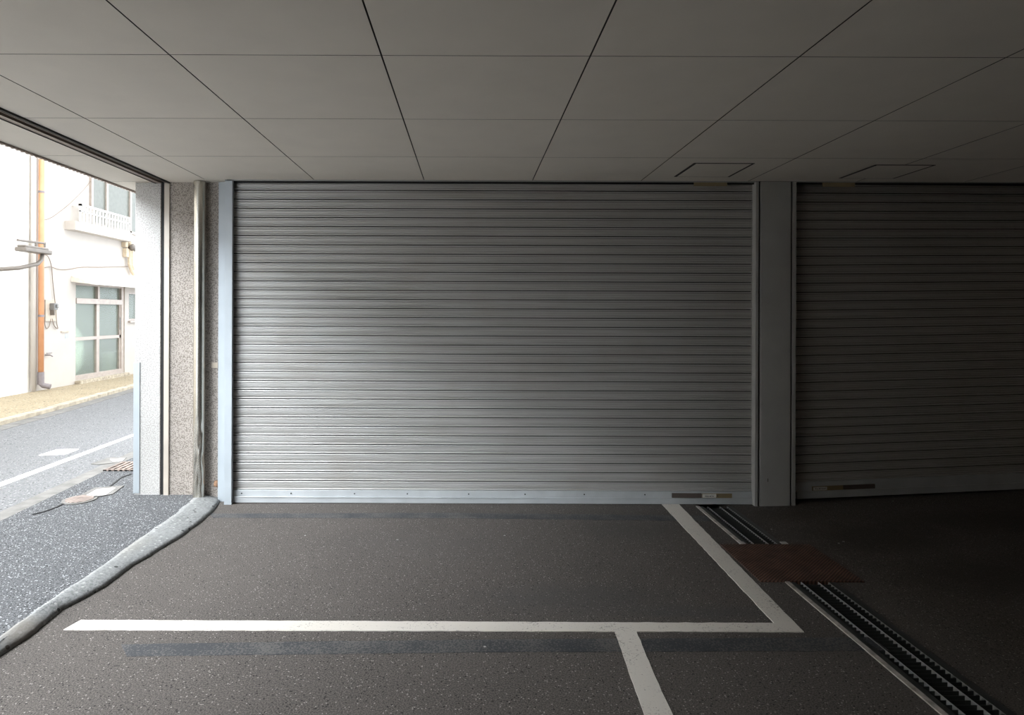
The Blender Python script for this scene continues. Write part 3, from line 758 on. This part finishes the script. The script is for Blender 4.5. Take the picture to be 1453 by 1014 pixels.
# upper window behind balcony
uy0, uy1 = atX(128, 300).y, 22
bm = newbm(); uz = sl_bot+.25
for y in (uy0, atX(149.5, 300).y, atX(183, 300).y, atX(183, 300).y+1.0): box(bm, XF, XF+.05, y-.035, y+.035, uz, uz+1.28)
box(bm, XF, XF+.05, uy0, 19.5, uz+1.26, uz+1.33); box(bm, XF, XF+.05, uy0, 19.5, uz-.03, uz+.03)
uw = obj('upper_window', bm, M['door_frame'], H)
bm = newbm(); box(bm, XF+.005, XF+.015, uy0, 19.5, uz, uz+1.28); obj('pane', bm, M['upper_glass'], uw)
# downpipe (orange) with grey foot
p0 = atX(58.5, 400, XF+.08); z0 = atX(58, 529, XF+.08).z; zf = atX(58, 549, XF+.08).z
bm = newbm(); tube(bm, [(p0.x, p0.y, z0), (p0.x, p0.y, TOP)], .048, 16); dp = obj('orange_downpipe', bm, M['orange'], H, smooth=True)
bm = newbm(); tube(bm, [(p0.x, p0.y, zf+.05), (p0.x, p0.y, z0+.02)], .056, 16); tube(bm, [(p0.x, p0.y, zf+.08), (p0.x+.03, p0.y+.02, zf+.03), (p0.x+.14, p0.y+.06, zf)], .05, 12); obj('pipe_foot', bm, M['greypipe'], dp)
for zz in (atX(58, 448, XF+.08).z, atX(58, 272, XF+.08).z):
    bm = newbm(); tube(bm, [(p0.x, p0.y, zz-.02), (p0.x, p0.y, zz+.02)], .053, 16); obj('pipe_clip', bm, M['greypipe'], dp)
# wall slot, sticker, tap
q = atX(92, 470); bm = newbm(); box(bm, XF, XF+.02, atX(86, 470).y, atX(97, 470).y, q.z-.02, q.z+.01); obj('letter_slot', bm, M['board'], H)
q = atX(94.5, 476.5); bm = newbm(); box(bm, XF, XF+.006, atX(92, 470).y, atX(97, 470).y, q.z-.045, q.z+.045); obj('wall_sticker', bm, M['steel_blue'], H)
q = atX(64, 503.5); bm = newbm(); tube(bm, [(XF, q.y, q.z), (XF+.1, q.y, q.z), (XF+.11, q.y+.05, q.z-.03)], .012, 8); tube(bm, [(XF+.06, q.y-.04, q.z+.035), (XF+.06, q.y+.10, q.z+.035)], .01, 8); obj('outdoor_tap', bm, M['greypipe'], H)

# things behind the glass
q = atX(150, 525, XF-.5); bm = newbm(); tube(bm, [(XF-.5, q.y+.15, .12), (XF-.5, q.y+.15, .60)], [.15, .19], 20)
t = tag(obj('bucket', bm, M['bag'], smooth=False), 'pale green bucket behind the right pane of the sliding door', 'bucket')
bm = newbm(); tube(bm, [(XF-.5, q.y+.15, .60), (XF-.5, q.y+.15, .63)], .21, 20); obj('rim', bm, M['bag'], t)
bm = newbm(); bmesh.ops.create_icosphere(bm, subdivisions=3, radius=1)
for v in bm.verts:
    c = v.co.copy(); k = 1+.12*noise.noise(c*2.2)
    v.co = Vector((XF-.55+c.x*.26*k, dl+.55+c.y*.42*k, .72+c.z*.62*k))
tag(obj('storage_sack', bm, M['bag'], smooth=True), 'large pale sack behind the left pane of the sliding door', 'sack')

# neighbour at the left with cream drainpipe
NB = thing('neighbour_building', 'cream building edge left of the orange downpipe across the street', 'house', (XF-.1, 8, .1))
bm = newbm(); box(bm, XF-.3, XF-.06, -4, hy0-.03, 0, TOP+.05); obj('plaster_wall', bm, M['housewall2'], NB)
bm = newbm(); q = atX(53, 400, XF); tube(bm, [(XF+.0, hy0-.09, .1), (XF+.0, hy0-.09, TOP)], .045, 14); obj('cream_drainpipe', bm, M['housewall'], NB, smooth=True)
# electric meter on its board
q = atX(72, 440)
t = thing('electric_meter', 'grey electric meter on a tan board on the white house wall', 'meter', (XF, q.y, atX(70, 456).z))
ba, bb_ = atX(62.5, 440).y, atX(78.5, 440).y; bt, bo = atX(63, 425).z, atX(63, 455.5).z
bm = newbm(); box(bm, XF, XF+.03, ba, bb_, bo, bt); obj('backing_board', bm, M['board'], t)
ma, mb = atX(68, 440).y, atX(80.5, 440, XF+.1).y
bm = newbm(); zt, zm, zl = atX(70, 430).z, atX(70, 439.5).z, atX(70, 447).z
box(bm, XF+.03, XF+.13, ma, mb, zm, zt); box(bm, XF+.13, XF+.16, ma+.03, mb-.02, zm+.04, zt-.02); obj('meter_head', bm, M['meter'], t, bevel=.012)
bm = newbm(); box(bm, XF+.03, XF+.11, ma+.02, mb-.06, zl, zm-.005); obj('terminal_cover', bm, M['lampgrey'], t, bevel=.008)
bm = newbm(); box(bm, XF+.16, XF+.162, ma+.10, mb-.05, zm+.07, zt-.05); obj('dial_window', bm, M['label'], t)
def cable(name, pts, r, label, off=.03, mat='cable'):
    bm = newbm(); P = [atX(x, y, XF+off) for x, y in pts]
    Q = []
    for i in range(len(P)-1):
        a0, a1, a2, a3 = P[max(i-1, 0)], P[i], P[i+1], P[min(i+2, len(P)-1)]
        for k in range(6):
            s = k/6; Q.append(.5*((2*a1)+(a2-a0)*s+(2*a0-5*a1+4*a2-a3)*s*s+(3*a1-a0-3*a2+a3)*s**3))
    Q.append(P[-1]); tube(bm, Q, r, 8)
    return tag(obj(name, bm, M[mat], smooth=True), label, 'cable')
cable('meter_cable', [(72,452),(70,462),(66,466),(63.5,458),(63,440),(62,420),(60.5,405)], .008, 'left cable loop hanging below the electric meter')
cable('meter_cable', [(74,452),(77,462),(82,466),(80.5,458),(79,440),(78,428),(75,400),(73,378),(69,365),(64,361)], .008, 'right cable loop rising from the electric meter to the street lamp')
cable('wall_cable', [(62,380),(72,378.5),(84,382),(98,382),(116,379),(140,379),(160,378.5),(182,378)], .008, 'thin cable running level across the white house wall')
cable('diagonal_cable', [(131,254),(118,270),(100,288),(80,304),(70,310),(62,312)], .005, 'very thin diagonal wire from the soffit edge down to the orange downpipe')
# street lamp cluster
q = atX(58, 356, XF+.35)
t = thing('street_lamp', 'grey street lamp with bent arm beside the orange downpipe', 'lamp', (XF, q.y-.4, q.z-.3))
bm = newbm(); z = q.z
yl0, yl1 = atX(46, 356, XF+.35).y-.3, atX(70, 356, XF+.35).y
prism(bm, [(XF+.25, yl0), (XF+.45, yl0), (XF+.47, yl1-.10), (XF+.40, yl1), (XF+.30, yl1), (XF+.23, yl1-.10)], z-.05, z+.02)
prism(bm, [(XF+.27, yl0+.03), (XF+.43, yl0+.03), (XF+.43, yl1-.12), (XF+.27, yl1-.12)], z+.02, z+.06)
obj('lamp_head', bm, M['lampgrey'], t, bevel=.015)
bm = newbm(); qa = atX(60, 361, XF+.35); tube(bm, [(XF+.35, qa.y, z-.05), (XF+.35, qa.y-.02, z-.16), (XF+.35, qa.y-.12, z-.24), (XF+.30, qa.y-.5, z-.34), (XF-.06, qa.y-.75, z-.40)], .035, 12); obj('arm', bm, M['lampgrey'], t, smooth=True)
bm = newbm(); tube(bm, [(XF+.35, yl1-.35, z+.05), (XF+.35, yl1-.35, z+.14)], .02, 8); tube(bm, [(XF+.35, yl1-.8, z+.13), (XF+.35, yl1-.12, z+.15)], .02, 8); tube(bm, [(XF+.35, yl1-.12, z+.08), (XF+.35, yl1-.12, z+.17)], .02, 8); obj('top_bracket', bm, M['lampgrey'], t)
# gas pipe cluster by the pillar
q = atX(185, 365)
t = thing('pipe_cluster', 'cluster of tan pipes and a box on the house wall beside the pillar', 'pipes', (XF, q.y, atX(185, 388).z))
def PX(x, y, o=.08): p = atX(x, y, XF+o); return (p.x, p.y, p.z)
bm = newbm(); tube(bm, [PX(184.5,341), PX(184.5,352), PX(184,375), PX(187,384), PX(190,389)], .045, 10); tube(bm, [PX(187.5,352,.12), PX(187.5,376,.12), PX(190,382,.12)], .03, 10); tube(bm, [PX(186,336), PX(183,345)], .02, 8); obj('tan_pipe', bm, M['pipes'], t)
bm = newbm(); a = PX(177, 343); b = PX(181, 351); box(bm, XF, XF+.1, a[1], b[1], b[2], a[2]); a = PX(178.5, 352); b = PX(182.5, 365); box(bm, XF, XF+.1, a[1], b[1], b[2], a[2]); obj('junction_box', bm, M['pipes'], t, bevel=.01)
bm = newbm(); tube(bm, [PX(186,352,.14), PX(188,350,.14), PX(191.5,353,.14)], .07, 12); obj('regulator', bm, M['lampgrey'], t, smooth=True)

GLOW_DIR = (-.80, -.40, .47); SKY = 1.9; GLOW = 19.0
# ------------------------------------------------------------------ light: overcast daylight from the street
w = bpy.data.worlds.new('world'); S.world = w; w.use_nodes = True
nt = w.node_tree.nodes; lk = w.node_tree.links; bg = nt['Background']
tc = nt.new('ShaderNodeTexCoord'); sp = nt.new('ShaderNodeSeparateXYZ'); lk.new(tc.outputs['Generated'], sp.inputs[0])
r = ramp(nt, [(0, (.84, .91, 1.0)), (.45, (.88, .94, 1.0)), (1, (.93, .97, 1))]); lk.new(sp.outputs[2], r.inputs['Fac']); lk.new(r.outputs['Color'], bg.inputs['Color'])

# the sun behind thin cloud: one side of the sky glows
vn = nt.new('ShaderNodeVectorMath'); vn.operation = 'NORMALIZE'; lk.new(tc.outputs['Generated'], vn.inputs[0])
dt = nt.new('ShaderNodeVectorMath'); dt.operation = 'DOT_PRODUCT'; lk.new(vn.outputs[0], dt.inputs[0]); dt.inputs[1].default_value = Vector(GLOW_DIR).normalized()
mr = nt.new('ShaderNodeMapRange'); mr.interpolation_type = 'SMOOTHERSTEP'; lk.new(dt.outputs['Value'], mr.inputs['Value'])
mr.inputs['From Min'].default_value = math.cos(math.radians(42)); mr.inputs['From Max'].default_value = 1.0
mr.inputs['To Min'].default_value = SKY; mr.inputs['To Max'].default_value = GLOW
lk.new(mr.outputs[0], bg.inputs['Strength'])
vs = S.view_settings; vs.view_transform = 'Standard'; vs.look = 'None'; vs.gamma = 1; vs.exposure = 1.15; vs.use_curve_mapping = False
S.cycles.max_bounces = 10; S.cycles.diffuse_bounces = 6
